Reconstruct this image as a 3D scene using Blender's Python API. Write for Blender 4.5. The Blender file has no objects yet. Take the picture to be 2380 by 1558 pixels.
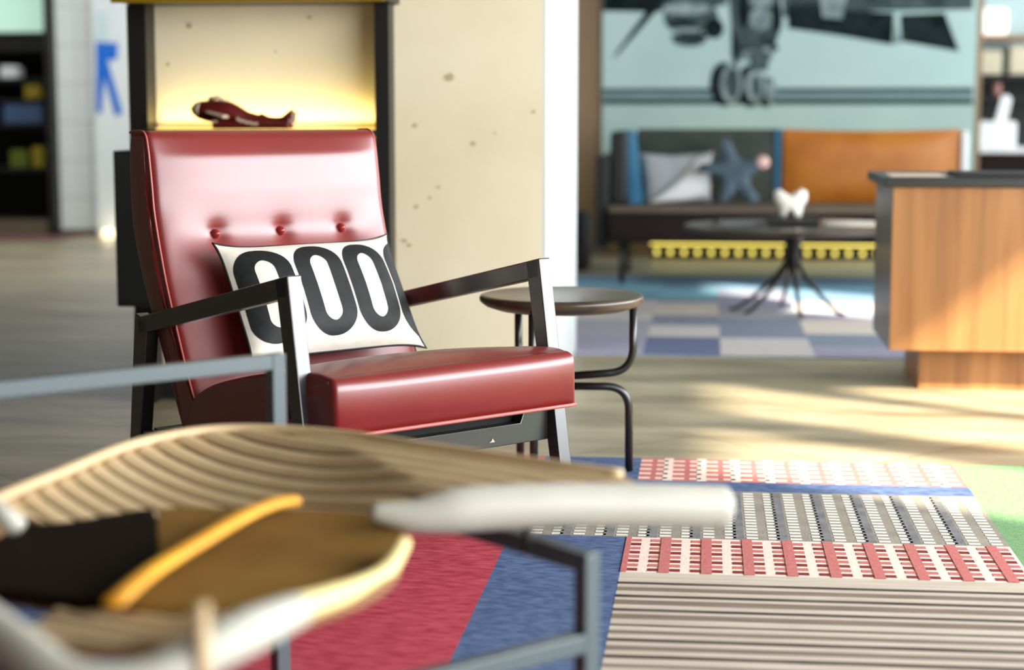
import bpy, math, random
from mathutils import Vector, Matrix
random.seed(7)
SC = bpy.context.scene
COL = SC.collection
pi, sin, cos = math.pi, math.sin, math.cos

# ---------------------------------------------------------------- camera
F, CX, CY, W_, H_ = 4100.0, 1190.0, 779.0, 2380, 1558
CAMH, YHOR, YAW = 0.93, 265.0, math.radians(6.3)
PITCH = math.atan((CY - YHOR) / F)
cam_d = bpy.data.cameras.new('camera')
cam = bpy.data.objects.new('camera', cam_d); COL.objects.link(cam)
cam.location = (0, 0, CAMH); cam.rotation_euler = (pi / 2 - PITCH, 0, YAW)
cam_d.sensor_width = 36; cam_d.lens = F / W_ * 36
cam_d.clip_start = .05; cam_d.clip_end = 100
cam_d.dof.use_dof = True; cam_d.dof.focus_distance = 3.85; cam_d.dof.aperture_fstop = 1.9
SC.camera = cam
# ---------------------------------------------------------------- view, world, sun, daylight
SC.view_settings.view_transform = 'Standard'; SC.view_settings.look = 'None'
SC.view_settings.gamma = 1.0; SC.view_settings.use_curve_mapping = False
SC.view_settings.exposure = 0.82
SC.cycles.use_denoising = True
SC.cycles.max_bounces = 8
wd = bpy.data.worlds.new('sky'); SC.world = wd; wd.use_nodes = True
bg = wd.node_tree.nodes['Background']; bg.inputs[0].default_value = (.80, .92, 1, 1); bg.inputs[1].default_value = 1.6

def lamp(name, kind, loc, energy, color, target=None, **kw):
    d = bpy.data.lights.new(name, kind); d.energy = energy; d.color = color
    for k, v in kw.items(): setattr(d, k, v)
    o = bpy.data.objects.new(name, d); COL.objects.link(o); o.location = loc
    if target is not None:
        o.rotation_euler = (Vector(target) - Vector(loc)).to_track_quat('-Z', 'Y').to_euler()
    return o
SUN_AZ, SUN_EL = math.radians(55), math.radians(34)      # from the right and front of the room
sd = Vector((sin(SUN_AZ) * cos(SUN_EL), -cos(SUN_AZ) * cos(SUN_EL), sin(SUN_EL)))
lamp('sun', 'SUN', tuple(sd * 20), 12.0, (1, .88, .70), (0, 0, 0), angle=.03)
XW = 3.6        # the window wall on the right
lamp('window_daylight_right', 'AREA', (XW - .06, 2.2, 1.68), 520, (.94, .97, 1), (0, 2.2, 1.68), shape='RECTANGLE', size=10.4, size_y=2.1)
lamp('window_daylight_far', 'AREA', (XW - .06, 11.0, 1.7), 95, (.92, .98, 1), (0, 11.0, 1.7), shape='RECTANGLE', size=4.2, size_y=2.1)
lamp('ceiling_panel_light', 'AREA', (-4.2, 10.6, 3.2), 85, (.94, .98, 1), (-4.5, 11.6, 0), shape='RECTANGLE', size=2.0, size_y=1.2)  # added fill without a fixture, brightens the far left of the room

# ---------------------------------------------------------------- pixel measurements -> places in the room
cp, sp = cos(PITCH), sin(PITCH); cyw, syw = cos(YAW), sin(YAW)
def _ray(px, py):
    u, v = (px - CX) / F, (CY - py) / F
    return Vector((cyw * u - syw * (cp + v * sp), syw * u + cyw * (cp + v * sp), v * cp - sp))
def PT(px, py, D):      # a point at ground distance D ahead of the viewer
    u, v = (px - CX) / F, (CY - py) / F
    return Vector((0, 0, CAMH)) + _ray(px, py) * (D / (cp + v * sp))
def ONY(px, py, Y):     # a point on the plane y = Y
    r = _ray(px, py); return Vector((0, 0, CAMH)) + r * (Y / r.y)

# ---------------------------------------------------------------- materials
def lin(c):
    if isinstance(c, str): c = [int(c[i:i + 2], 16) for i in (0, 2, 4)]
    return tuple(((x / 255) / 12.92 if x / 255 <= .04045 else ((x / 255 + .055) / 1.055) ** 2.4) for x in c) + (1,)
MATS = {}
def mat(name, c, rough=.5, c2=None, scale=8, stretch=(1, 1, 1), detail=4, bump=0, bscale=60, metal=0, spec=.5, emit=None, estr=0, lo=.35, hi=.65, sheen=0, coat=0, rvar=0):
    m = bpy.data.materials.new(name); m.use_nodes = True
    nt = m.node_tree; b = nt.nodes['Principled BSDF']
    b.inputs['Base Color'].default_value = lin(c); b.inputs['Roughness'].default_value = rough
    b.inputs['Metallic'].default_value = metal; b.inputs['Specular IOR Level'].default_value = spec
    if sheen: b.inputs['Sheen Weight'].default_value = sheen
    if coat: b.inputs['Coat Weight'].default_value = coat; b.inputs['Coat Roughness'].default_value = .36
    tc = nt.nodes.new('ShaderNodeTexCoord'); mp = nt.nodes.new('ShaderNodeMapping')
    nt.links.new(tc.outputs['Object'], mp.inputs[0]); mp.inputs['Scale'].default_value = stretch
    if c2 is not None:
        n = nt.nodes.new('ShaderNodeTexNoise'); n.inputs['Scale'].default_value = scale; n.inputs['Detail'].default_value = detail
        r = nt.nodes.new('ShaderNodeValToRGB'); r.color_ramp.elements[0].position = lo; r.color_ramp.elements[1].position = hi
        r.color_ramp.elements[0].color = lin(c); r.color_ramp.elements[1].color = lin(c2)
        nt.links.new(mp.outputs[0], n.inputs[0]); nt.links.new(n.outputs[0], r.inputs[0]); nt.links.new(r.outputs[0], b.inputs['Base Color'])
    if bump:
        n2 = nt.nodes.new('ShaderNodeTexNoise'); n2.inputs['Scale'].default_value = bscale; n2.inputs['Detail'].default_value = 3
        bp = nt.nodes.new('ShaderNodeBump'); bp.inputs['Strength'].default_value = bump; bp.inputs['Distance'].default_value = .004
        nt.links.new(mp.outputs[0], n2.inputs[0]); nt.links.new(n2.outputs[0], bp.inputs['Height']); nt.links.new(bp.outputs[0], b.inputs['Normal'])
    if emit is not None:
        b.inputs['Emission Color'].default_value = lin(emit); b.inputs['Emission Strength'].default_value = estr
    MATS[name] = m; return m

def floor_mat():
    m = mat('floor_planks', (128, 118, 98), .42)
    nt = m.node_tree; b = nt.nodes['Principled BSDF']; L = nt.links.new
    tc = nt.nodes.new('ShaderNodeTexCoord'); br = nt.nodes.new('ShaderNodeTexBrick')
    mp = nt.nodes.new('ShaderNodeMapping'); mp.inputs['Rotation'].default_value = (0, 0, .78)
    L(tc.outputs['Object'], mp.inputs[0]); L(mp.outputs[0], br.inputs['Vector'])
    br.inputs['Scale'].default_value = 1.0; br.inputs['Brick Width'].default_value = 1.2; br.inputs['Row Height'].default_value = .6
    br.inputs['Mortar Size'].default_value = .003; br.inputs['Bias'].default_value = 0
    br.inputs['Color1'].default_value = lin((168, 158, 136)); br.inputs['Color2'].default_value = lin((182, 174, 150)); br.inputs['Mortar'].default_value = lin((128, 118, 98))
    mp2 = nt.nodes.new('ShaderNodeMapping'); mp2.inputs['Scale'].default_value = (.8, 3.2, 1); mp2.inputs['Rotation'].default_value = (0, 0, .12)
    L(tc.outputs['Object'], mp2.inputs[0])
    n = nt.nodes.new('ShaderNodeTexNoise'); n.inputs['Scale'].default_value = 1.6; n.inputs['Detail'].default_value = 6; n.inputs['Roughness'].default_value = .6
    L(mp2.outputs[0], n.inputs[0])
    r = nt.nodes.new('ShaderNodeValToRGB'); r.color_ramp.elements[0].position = .32; r.color_ramp.elements[1].position = .7
    r.color_ramp.elements[0].color = lin((172, 164, 152)); r.color_ramp.elements[1].color = lin((255, 250, 240)); L(n.outputs[0], r.inputs[0])
    mx = nt.nodes.new('ShaderNodeMix'); mx.data_type = 'RGBA'; mx.blend_type = 'MULTIPLY'; mx.inputs['Factor'].default_value = 1
    L(br.outputs[0], mx.inputs['A']); L(r.outputs[0], mx.inputs['B']); L(mx.outputs['Result'], b.inputs['Base Color'])
    return m
def wood_mat(name, a, b2, c3, rough=.4, axis=2):
    m = mat(name, a, rough); nt = m.node_tree; b = nt.nodes['Principled BSDF']; L = nt.links.new
    tc = nt.nodes.new('ShaderNodeTexCoord'); mp = nt.nodes.new('ShaderNodeMapping')
    s = [14, 14, 14]; s[axis] = .7; mp.inputs['Scale'].default_value = s
    L(tc.outputs['Object'], mp.inputs[0])
    n = nt.nodes.new('ShaderNodeTexNoise'); n.inputs['Scale'].default_value = 1.1; n.inputs['Detail'].default_value = 7; n.inputs['Distortion'].default_value = .7
    L(mp.outputs[0], n.inputs[0])
    r = nt.nodes.new('ShaderNodeValToRGB'); e = r.color_ramp.elements
    e[0].position = .3; e[0].color = lin(c3); e[1].position = .72; e[1].color = lin(b2); k = e.new(.47); k.color = lin(a)
    L(n.outputs[0], r.inputs[0]); L(r.outputs[0], b.inputs['Base Color']); return m
def tile_mat():
    m = mat('white_tiles', (196, 200, 196), .35); nt = m.node_tree; b = nt.nodes['Principled BSDF']; L = nt.links.new
    tc = nt.nodes.new('ShaderNodeTexCoord'); mp = nt.nodes.new('ShaderNodeMapping'); mp.inputs['Rotation'].default_value = (pi / 2, 0, 0)
    br = nt.nodes.new('ShaderNodeTexBrick'); br.offset = 0
    br.inputs['Scale'].default_value = 1; br.inputs['Brick Width'].default_value = .30; br.inputs['Row Height'].default_value = .29; br.inputs['Mortar Size'].default_value = .004
    br.inputs['Color1'].default_value = lin((200, 204, 200)); br.inputs['Color2'].default_value = lin((206, 209, 206)); br.inputs['Mortar'].default_value = lin((165, 168, 165))
    L(tc.outputs['Object'], mp.inputs[0]); L(mp.outputs[0], br.inputs['Vector']); L(br.outputs[0], b.inputs['Base Color']); return m

M = dict(
    floor=floor_mat(), tiles=tile_mat(),
    plaster=mat('white_plaster', (208, 213, 212), .6, (200, 206, 206), 3),
    ceiling=mat('ceiling_paint', (92, 88, 80), .8),
    wallgrey=mat('wall_paint', (104, 96, 84), .7, (98, 90, 78), 2),
    brown=mat('brown_wall', (138, 114, 84), .65, (126, 104, 78), 2),
    concrete=mat('beige_concrete', (220, 206, 174), .75, (231, 219, 191), 2.2, detail=8, lo=.3, hi=.62, bump=.15, bscale=12),
    blot=mat('concrete_pits', (182, 166, 130), .8),
    black=mat('black_metal', (22, 20, 17), .45), blackmatte=mat('black_matte', (14, 14, 12), .7),
    blackwood=mat('black_stained_wood', (20, 17, 15), .30, (26, 22, 20), 4, (6, 6, 1), bump=.02, bscale=30, spec=.9, coat=.6),
    leather=mat('red_leather', (122, 28, 24), .38, (114, 24, 21), 5, bump=.03, bscale=160, spec=.9, coat=.3),
    piping=mat('pink_piping', (176, 92, 84), .35),
    button=mat('red_leather_button', (130, 34, 32), .22),
    cotton=mat('white_cotton', (226, 218, 204), .85, (218, 209, 194), 40, sheen=.2, bump=.1, bscale=400),
    print=mat('black_print', (22, 25, 25), .6, (30, 33, 32), 60, spec=.3),
    darktop=wood_mat('dark_table_wood', (70, 58, 46), (84, 70, 56), (54, 44, 35), .3, 0),
    tube=mat('black_tube', (24, 24, 22), .3, metal=.0, spec=.6),
    greymetal=mat('grey_painted_metal', (76, 88, 92), .4, spec=.7),
    tan=mat('tan_shell', (198, 172, 132), .6, (190, 162, 121), 12, bump=.08, bscale=90),
    pale=mat('pale_rim', (184, 181, 169), .5, (174, 171, 158), 5),
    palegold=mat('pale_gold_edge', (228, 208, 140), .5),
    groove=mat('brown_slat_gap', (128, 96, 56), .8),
    pad=mat('brown_seat_pad', (132, 98, 40), .8, (112, 80, 30), 6, spec=.15),
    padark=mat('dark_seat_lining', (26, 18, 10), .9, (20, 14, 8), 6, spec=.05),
    strap=mat('yellow_strap', (226, 160, 24), .5, (214, 146, 30), 14),
    mural=mat('mural_sky', (176, 204, 202), .9, (186, 212, 210), 1.2, spec=.1), muralground=mat('mural_ground', (178, 204, 196), .9, (168, 194, 188), 1.5, spec=.1),
    mdark=mat('mural_black', (16, 24, 26), .9, (38, 48, 50), 9, spec=.05), mgrey=mat('mural_grey', (84, 100, 102), .9, (50, 64, 66), 9, spec=.05),
    mlight=mat('mural_light', (158, 176, 176), .9, (110, 128, 130), 12, spec=.05), mline=mat('mural_line', (44, 70, 70), .9, (34, 58, 60), 6, spec=.05),
    mmid=mat('mural_mid', (112, 142, 144), .6, (122, 152, 152), 6),
    sofadark=mat('dark_sofa_base', (36, 26, 22), .8, (28, 21, 18), 5, spec=.2), sofablack=mat('black_sofa_panel', (20, 22, 22), .6),
    olive=mat('dark_green_fabric', (44, 52, 46), .85, (60, 66, 54), 7, sheen=.2), sofaseat=mat('brown_sofa_seat', (104, 90, 74), .8, (92, 80, 66), 6),
    blue=mat('blue_fabric', (52, 108, 140), .85, (44, 96, 128), 8), mustard=mat('mustard_leather', (188, 116, 32), .5, (172, 100, 26), 5),
    greyfab=mat('pale_grey_fabric', (176, 178, 182), .85, (162, 166, 170), 20), whitefab=mat('white_fabric', (226, 228, 228), .85),
    bluegrey=mat('blue_grey_fabric', (78, 96, 108), .9, (64, 80, 92), 14), pinkfab=mat('pale_pink_fabric', (216, 178, 170), .9),
    ceramic=mat('white_ceramic', (240, 236, 226), .3), walnut=wood_mat('counter_wood', (146, 98, 54), (164, 116, 68), (112, 72, 38), .42, 2),
    countertop=mat('dark_counter_top', (38, 38, 36), .35), counterside=mat('dark_counter_side', (86, 80, 76), .3),
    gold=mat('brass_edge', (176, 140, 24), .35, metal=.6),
    led=mat('warm_light_strip', (255, 220, 130), .5, emit=(255, 214, 110), estr=1.6), bulb=mat('yellow_bulb', (255, 230, 120), .5, emit=(255, 232, 110), estr=1.05),
    uplight=mat('warm_uplight', (255, 240, 210), .5, emit=(255, 232, 180), estr=.9),
    planered=mat('dark_red_paint', (88, 22, 18), .3), planepale=mat('pale_model_paint', (190, 168, 140), .4),
    signblue=mat('blue_sign_paint', (8, 96, 190), .5), signpale=mat('pale_sign_paint', (176, 200, 202), .5),
    mint=mat('mint_panel', (190, 226, 210), .5, emit=(190, 230, 212), estr=.25), yellowitem=mat('yellow_pack', (150, 130, 30), .5), bluetray=mat('blue_tray', (70, 92, 128), .5),
    greenitem=mat('green_pack', (92, 104, 22), .6), whiteplastic=mat('white_plastic', (236, 240, 240), .4), bottle=mat('pale_blue_bottle', (150, 170, 190), .25),
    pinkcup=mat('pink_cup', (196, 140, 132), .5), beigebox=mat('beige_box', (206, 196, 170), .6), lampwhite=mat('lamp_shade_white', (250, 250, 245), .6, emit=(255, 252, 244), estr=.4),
    shelfwood=mat('shelf_wood', (150, 110, 66), .5), darkroom=mat('dark_interior', (30, 32, 31), .7, (44, 42, 38), 3), stall=mat('brown_plinth', (90, 78, 62), .6),
    pinkmat=mat('pink_floor_mat', (116, 74, 74), .9),
    magcover=mat('magazine_cover', (120, 122, 124), .5),
    book=mat('black_book', (18, 18, 18), .5), paper=mat('paper', (204, 186, 164), .6),
)
# ---------------------------------------------------------------- mesh builder
class MB:
    def __init__(s): s.v, s.f, s.m, s.sm = [], [], [], []
    def add(s, vs, fs, mi=0, smooth=False):
        o = len(s.v); s.v += [tuple(p) for p in vs]
        for f in fs: s.f.append([o + i for i in f]); s.m.append(mi); s.sm.append(smooth)
        return s
    def box(s, a, b, mi=0):
        x0, y0, z0 = a; x1, y1, z1 = b
        vs = [(x0, y0, z0), (x1, y0, z0), (x1, y1, z0), (x0, y1, z0), (x0, y0, z1), (x1, y0, z1), (x1, y1, z1), (x0, y1, z1)]
        return s.add(vs, [(0, 3, 2, 1), (4, 5, 6, 7), (0, 1, 5, 4), (1, 2, 6, 5), (2, 3, 7, 6), (3, 0, 4, 7)], mi)
    def hexa(s, vs, mi=0):
        return s.add(vs, [(0, 3, 2, 1), (4, 5, 6, 7), (0, 1, 5, 4), (1, 2, 6, 5), (2, 3, 7, 6), (3, 0, 4, 7)], mi)
    def bar(s, p, q, w, h, up=(0, 0, 1), mi=0):     # square bar between two points
        p, q = Vector(p), Vector(q); d = (q - p).normalized(); a = d.cross(Vector(up))
        if a.length < 1e-4: a = d.cross(Vector((1, 0, 0)))
        a.normalize(); b = a.cross(d).normalized(); a *= w / 2; b *= h / 2
        return s.hexa([p - a - b, p + a - b, p + a + b, p - a + b, q - a - b, q + a - b, q + a + b, q - a + b], mi)
    def tube(s, pts, r, n=12, mi=0, closed=False, flat=None):
        pts = [Vector(p) for p in pts]; k = len(pts); rs = r if isinstance(r, (list, tuple)) else [r] * k
        rows = []; ref = None
        for i, p in enumerate(pts):
            t = (pts[(i + 1) % k] - pts[i - 1]) if closed else (pts[min(i + 1, k - 1)] - pts[max(i - 1, 0)])
            t.normalize()
            if ref is None:
                ref = t.cross(Vector((0, 0, 1)));
                if ref.length < 1e-3: ref = t.cross(Vector((1, 0, 0)))
            ref = (ref - t * ref.dot(t)).normalized(); bi = ref.cross(t)
            rx = rs[i]; ry = rs[i] * (flat or 1)
            rows.append([p + ref * (cos(2 * pi * j / n) * rx) + bi * (sin(2 * pi * j / n) * ry) for j in range(n)])
        vs = [v for row in rows for v in row]; fs = []
        for i in range(k if closed else k - 1):
            for j in range(n):
                a, b = i * n + j, i * n + (j + 1) % n; i2 = (i + 1) % k; c, d = i2 * n + (j + 1) % n, i2 * n + j
                fs.append((a, b, c, d))
        if not closed:
            fs.append(tuple(range(n))[::-1]); fs.append(tuple((k - 1) * n + j for j in range(n)))
        return s.add(vs, fs, mi, True)
    def prism(s, poly, d, mi=0):       # planar polygon of 3D points pushed along d
        d = Vector(d); k = len(poly); vs = [Vector(p) for p in poly] + [Vector(p) + d for p in poly]
        fs = [tuple(range(k))[::-1], tuple(range(k, 2 * k))] + [(i, (i + 1) % k, k + (i + 1) % k, k + i) for i in range(k)]
        return s.add(vs, fs, mi)
    def grid(s, fn, nu, nv, mi=0, wrapu=False, smooth=True):
        vs = [fn(i / (nu if wrapu else nu - 1), j / (nv - 1)) for j in range(nv) for i in range(nu)]
        fs = []
        for j in range(nv - 1):
            for i in range(nu if wrapu else nu - 1):
                i2 = (i + 1) % nu; fs.append((j * nu + i, j * nu + i2, (j + 1) * nu + i2, (j + 1) * nu + i))
        return s.add(vs, fs, mi, smooth)
    def lathe(s, prof, c, n=48, mi=0, axis=None):
        c = Vector(c); ax = Vector(axis or (0, 0, 1)).normalized(); a = ax.orthogonal().normalized(); b = ax.cross(a)
        vs = [c + ax * h + a * (r * cos(2 * pi * i / n)) + b * (r * sin(2 * pi * i / n)) for r, h in prof for i in range(n)]
        k = len(prof); fs = [(j * n + i, j * n + (i + 1) % n, (j + 1) * n + (i + 1) % n, (j + 1) * n + i) for j in range(k - 1) for i in range(n)]
        if prof[0][0] > 1e-6: fs.append(tuple(range(n))[::-1])
        if prof[-1][0] > 1e-6: fs.append(tuple((k - 1) * n + i for i in range(n)))
        return s.add(vs, fs, mi, True)
    def build(s, name, mats, parent=None, bevel=0, segs=2, local=None):
        me = bpy.data.meshes.new(name); me.from_pydata(s.v, [], s.f)
        for mm in (mats if isinstance(mats, (list, tuple)) else [mats]): me.materials.append(M[mm] if isinstance(mm, str) else mm)
        me.polygons.foreach_set('material_index', s.m); me.polygons.foreach_set('use_smooth', s.sm); me.update()
        o = bpy.data.objects.new(name, me); COL.objects.link(o)
        if bevel:
            b = o.modifiers.new('bevel', 'BEVEL'); b.width = bevel; b.segments = segs; b.limit_method = 'ANGLE'; b.angle_limit = .6
            b.harden_normals = False
        if parent is not None:
            o.parent = parent
            if local is None and parent.get('world_coords', 0):
                o.matrix_parent_inverse = parent.matrix_basis.inverted()
        return o
def spline(ctrl, n, closed=False):
    P = [Vector(p) for p in ctrl]; k = len(P); out = []
    segs = k if closed else k - 1
    for t in range(n):
        x = t / n * segs if closed else t / (n - 1) * segs
        i = min(int(x), segs - 1); f = x - i
        g = (lambda j: P[j % k]) if closed else (lambda j: P[max(0, min(k - 1, j))])
        a, b, c, d = g(i - 1), g(i), g(i + 1), g(i + 2)
        out.append(.5 * ((2 * b) + (c - a) * f + (2 * a - 5 * b + 4 * c - d) * f * f + (3 * b - a - 3 * c + d) * f ** 3))
    return out
def fillet(pts, r, n=8):
    P = [Vector(p) for p in pts]; out = [P[0]]
    for i in range(1, len(P) - 1):
        a = (P[i - 1] - P[i]); b = (P[i + 1] - P[i]); rr = min(r, a.length * .49, b.length * .49)
        p, q = P[i] + a.normalized() * rr, P[i] + b.normalized() * rr
        for k in range(n + 1):
            t = k / n; out.append((1 - t) ** 2 * p + 2 * t * (1 - t) * P[i] + t * t * q)
    out.append(P[-1]); return out
def tag(o, label, cat, group=None):
    o['label'] = label; o['category'] = cat
    if group: o['group'] = group
    return o
def thing(name, label, cat, loc=(0, 0, 0), rotz=0, group=None, wc=True):
    o = bpy.data.objects.new(name, None); COL.objects.link(o); o.location = loc; o.rotation_euler = (0, 0, rotz)
    o.empty_display_size = .1
    if wc: o['world_coords'] = 1
    bpy.context.view_layer.update()
    return tag(o, label, cat, group)
def st(o): o['kind'] = 'structure'; return o

# ================================================================ SETTING
X0, X1, Y0, Y1, ZC = -7.0, XW, -4.2, 14.4, 3.3
st(MB().box((X0, Y0, -.12), (X1, Y1, 0)).build('floor', 'floor'))
st(MB().box((X0, Y0, ZC), (X1, Y1, ZC + .12)).build('ceiling', 'ceiling'))
st(MB().box((X0 - .15, Y0, 0), (X0, Y1, ZC)).build('wall_left', 'wallgrey'))
# right wall with window openings
def wall_with_holes_x(name, x0, x1, y0, y1, holes, m):
    mb = MB(); y = y0
    for (a, b, z0, z1) in holes:
        mb.box((x0, y, 0), (x1, a, ZC)); mb.box((x0, a, z1), (x1, b, ZC))
        if z0 > 0: mb.box((x0, a, 0), (x1, b, z0))
        y = b
    mb.box((x0, y, 0), (x1, y1, ZC)); return st(mb.build(name, m))
WIN = [(-3.0, -1.2, .2, 2.72), (-1.0, .8, .2, 2.72), (1.0, 1.9, .2, 2.72), (1.95, 2.72, .2, 3.03), (2.95, 3.6, .2, 3.03), (3.66, 4.5, .2, 2.66), (4.6, 5.9, .2, 2.72), (6.0, 7.2, .2, 3.03), (7.4, 8.7, .2, 2.72), (9.0, 13.3, .2, 2.72)]
BLIND = (0, 1, 2, 6, 8, 9)      # windows closed by added, unseen panels that keep the sun out
wall_with_holes_x('wall_right', X1, X1 + .1, Y0, Y1, WIN, 'wallgrey')
for k, (a, b, z0, z1) in enumerate(WIN):
    mb = MB(); x = X1 + .04; w = .04
    mb.box((x, a, z0), (x + w, a + w, z1)); mb.box((x, b - w, z0), (x + w, b, z1))
    mb.box((x, a + w, z0), (x + w, b - w, z0 + w)); mb.box((x, a + w, z1 - w), (x + w, b - w, z1))
    nm = max(1, round((b - a) / 2.2))
    for i in range(1, nm):
        yy = a + (b - a) * i / nm; mb.box((x, yy - w / 2, z0 + w), (x + w, yy + w / 2, z1 - w))
    st(mb.build('window_%d' % (k + 1), 'black'))
    if k in BLIND:
        bl = MB().box((X1 + .02, a + .01, z0 + .02), (X1 + .024, b - .01, z1 - .01)).build('window_blind_%d' % (k + 1), 'plaster'); st(bl)
st(MB().box((X0, Y0 - .2, 0), (X1, Y0, ZC)).build('wall_front', 'wallgrey'))
# rear walls
st(MB().box((-1.6, 11.66, 0), (1.735, 11.86, ZC)).build('wall_back', 'brown'))
st(MB().box((-1.6, 11.60, 0), (-.70, 11.66, .10)).build('baseboard_back', 'wallgrey'))
st(MB().box((X0, Y1, 0), (X1, Y1 + .15, ZC)).build('wall_rear', 'darkroom'))
# concrete pier with white return
CX0, CX1, CY0, CY1 = ONY(305, 300, 5.58).x, -.507, 5.58, 6.89
mb = MB().box((CX0, CY0, 0), (CX1 - .012, CY1, ZC)); mb.box((CX1 - .012, CY0, 0), (CX1, CY1, ZC), 1)
rnd = random.Random(3)
for (px, py, rr) in [(965, 292, 7), (1045, 178, 12), (1100, 333, 7), (968, 480, 6), (940, 560, 8), (952, 570, 6), (1020, 435, 5), (1240, 260, 6), (1150, 310, 4), (1000, 460, 5), (440, 60, 8), (720, 40, 6), (390, 150, 5), (640, 120, 4)]:
    c = ONY(px, py, CY0 - .0012); q = rr * CY0 / F
    pts = [c + Vector((cos(t) * q * rnd.uniform(.6, 1.2), 0, sin(t) * q * rnd.uniform(.5, 1.0))) for t in [2 * pi * i / 9 for i in range(9)]]
    mb.prism(pts, (0, .003, 0), 2)
st(mb.build('wall_pier', ['concrete', 'plaster', 'blot']))
st(MB().box((CX0, CY0 - .012, 0), (CX1, CY0, .07)).build('baseboard_pier', 'blackmatte'))
# tiled column, illuminated white panel wall, dark kiosk opening at far left
TX0, TX1 = ONY(136, 300, 13.15).x, ONY(219, 300, 13.15).x
st(MB().box((TX0, 13.15, 0), (TX1, 13.6, ZC)).build('wall_column', 'tiles'))
st(MB().box((TX0, 13.13, 0), (TX1, 13.15, .05)).build('baseboard_column', 'stall'))
st(MB().box((ONY(220, 300, 13.0).x, 13.0, 0), (-4.0, 13.6, ZC)).build('wall_panel', 'plaster'))
st(MB().box((ONY(109, 300, 13.05).x, 13.05, 0), (TX0 - .002, 13.149, ZC)).build('door_1', 'black'))
st(MB().box((-7, 13.12, 0), (-5.04, 13.18, .12)).build('trim_1', 'stall'))
st(MB().box((-7, 12.55, 0), (-4.75, 13.04, .006)).build('trim_2', 'pinkmat'))
st(MB().box((-7, 14.3, 0), (-4.7, 14.4, ZC)).build('wall_kiosk', 'darkroom'))
# blue sign on the white panel
def poly_y(mb, pts, Y, th=.004, mi=0): mb.prism([ONY(x, y, Y) for x, y in pts], (0, th, 0), mi)
SY = 12.995
sg = thing('wall_sign', 'blue painted pictogram on the bright white panel beside the tiled column', 'sign', ONY(250, 270, SY))
mb = MB(); poly_y(mb, [(222, 97), (274, 100), (272, 138), (250, 140), (284, 262), (268, 270), (242, 178), (236, 262), (224, 262)], SY - .004); mb.build('pictogram', 'signblue', sg)
mb = MB()
for y0 in (28, 46, 64, 82): poly_y(mb, [(219, y0), (252, y0 + 1), (252, y0 + 9), (219, y0 + 8)], SY - .004)
mb.build('faint_lettering', 'signpale', sg)
ul = MB().lathe([(.0, 0), (.05, 0), (.05, .05), (.04, .06), (0, .06)], ONY(252, 556, 12.9) * 1, 20).build('floor_uplight', 'uplight')
ul.location.z = -min(v.co.z for v in ul.data.vertices) + .001
tag(ul, 'small glowing warm floor light at foot of the white sign panel', 'light')
lamp('floor_uplight_lamp', 'POINT', tuple(ONY(252, 548, 12.86) + Vector((0, 0, .06))), .3, (1, .86, .6), shadow_soft_size=.04)

# ================================================================ KIOSK (far left)
KY = 13.75
kr = thing('kiosk_shelving', 'dark shelving inside the opening left of the tiled column', 'shelf', (-5.9, 13.9, 0))
mb = MB(); mb.box((-6.9, 14.0, 0), (-5.05, 14.28, .08)); mb.box((-6.9, 14.22, .08), (-5.05, 14.28, 2.2)); mb.build('back_panel', 'blackmatte', kr)
KZ = [ONY(50, y, 13.72).z for y in (390, 287, 230, 182)]
for z in [k - .03 for k in KZ]: MB().box((-6.9, 13.7, z), (-5.05, 14.22, z + .03)).build('shelf_board', 'blackmatte', kr)
MB().box((-5.12, 13.66, 0), (-5.07, 14.22, 1.6)).build('side_post', 'stall', kr)
def on_shelf(name, px0, px1, z0, z1, m, lab, cat, grp=None, dep=.14, Y=13.72, bevel=.01):
    a, b = ONY(px0, 300, Y).x, ONY(px1, 300, Y).x
    return tag(MB().box((a, Y, z0), (b, Y + dep, z1)).build(name, m, None, bevel), lab, cat, grp)
mp_ = thing('menu_lightbox', 'pale mint lit menu panel across the top of the kiosk opening', 'sign', (-6, 13.55, 1.5))
MB().box((-6.9, 13.52, ONY(50, 74, 13.52).z), (-5.13, 13.6, 1.95)).build('panel', 'mint', mp_); MB().box((-6.9, 13.6, 1.42), (-5.13, 13.64, 1.97)).build('backing', 'black', mp_)
on_shelf('white_cup', 4, 46, KZ[3] + .001, KZ[3] + .10, 'whiteplastic', 'small white container alone on the upper kiosk shelf', 'container')
on_shelf('yellow_pack', 58, 96, KZ[2] + .001, KZ[2] + .11, 'yellowitem', 'dull yellow pack on the middle kiosk shelf', 'package')
on_shelf('blue_tray', 8, 98, KZ[1] + .001, KZ[1] + .15, 'bluetray', 'greyish blue tray on the kiosk shelf below the yellow pack', 'tray', dep=.3)
on_shelf('green_pack', 20, 60, KZ[0] + .001, KZ[0] + .14, 'greenitem', 'olive green pack on the lowest kiosk shelf, to the left', 'package', 'packs on the lowest kiosk shelf')
on_shelf('green_pack', 72, 98, KZ[0] + .001, KZ[0] + .17, 'yellowitem', 'yellow green pack on the lowest kiosk shelf, beside the post', 'package', 'packs on the lowest kiosk shelf')

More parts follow.
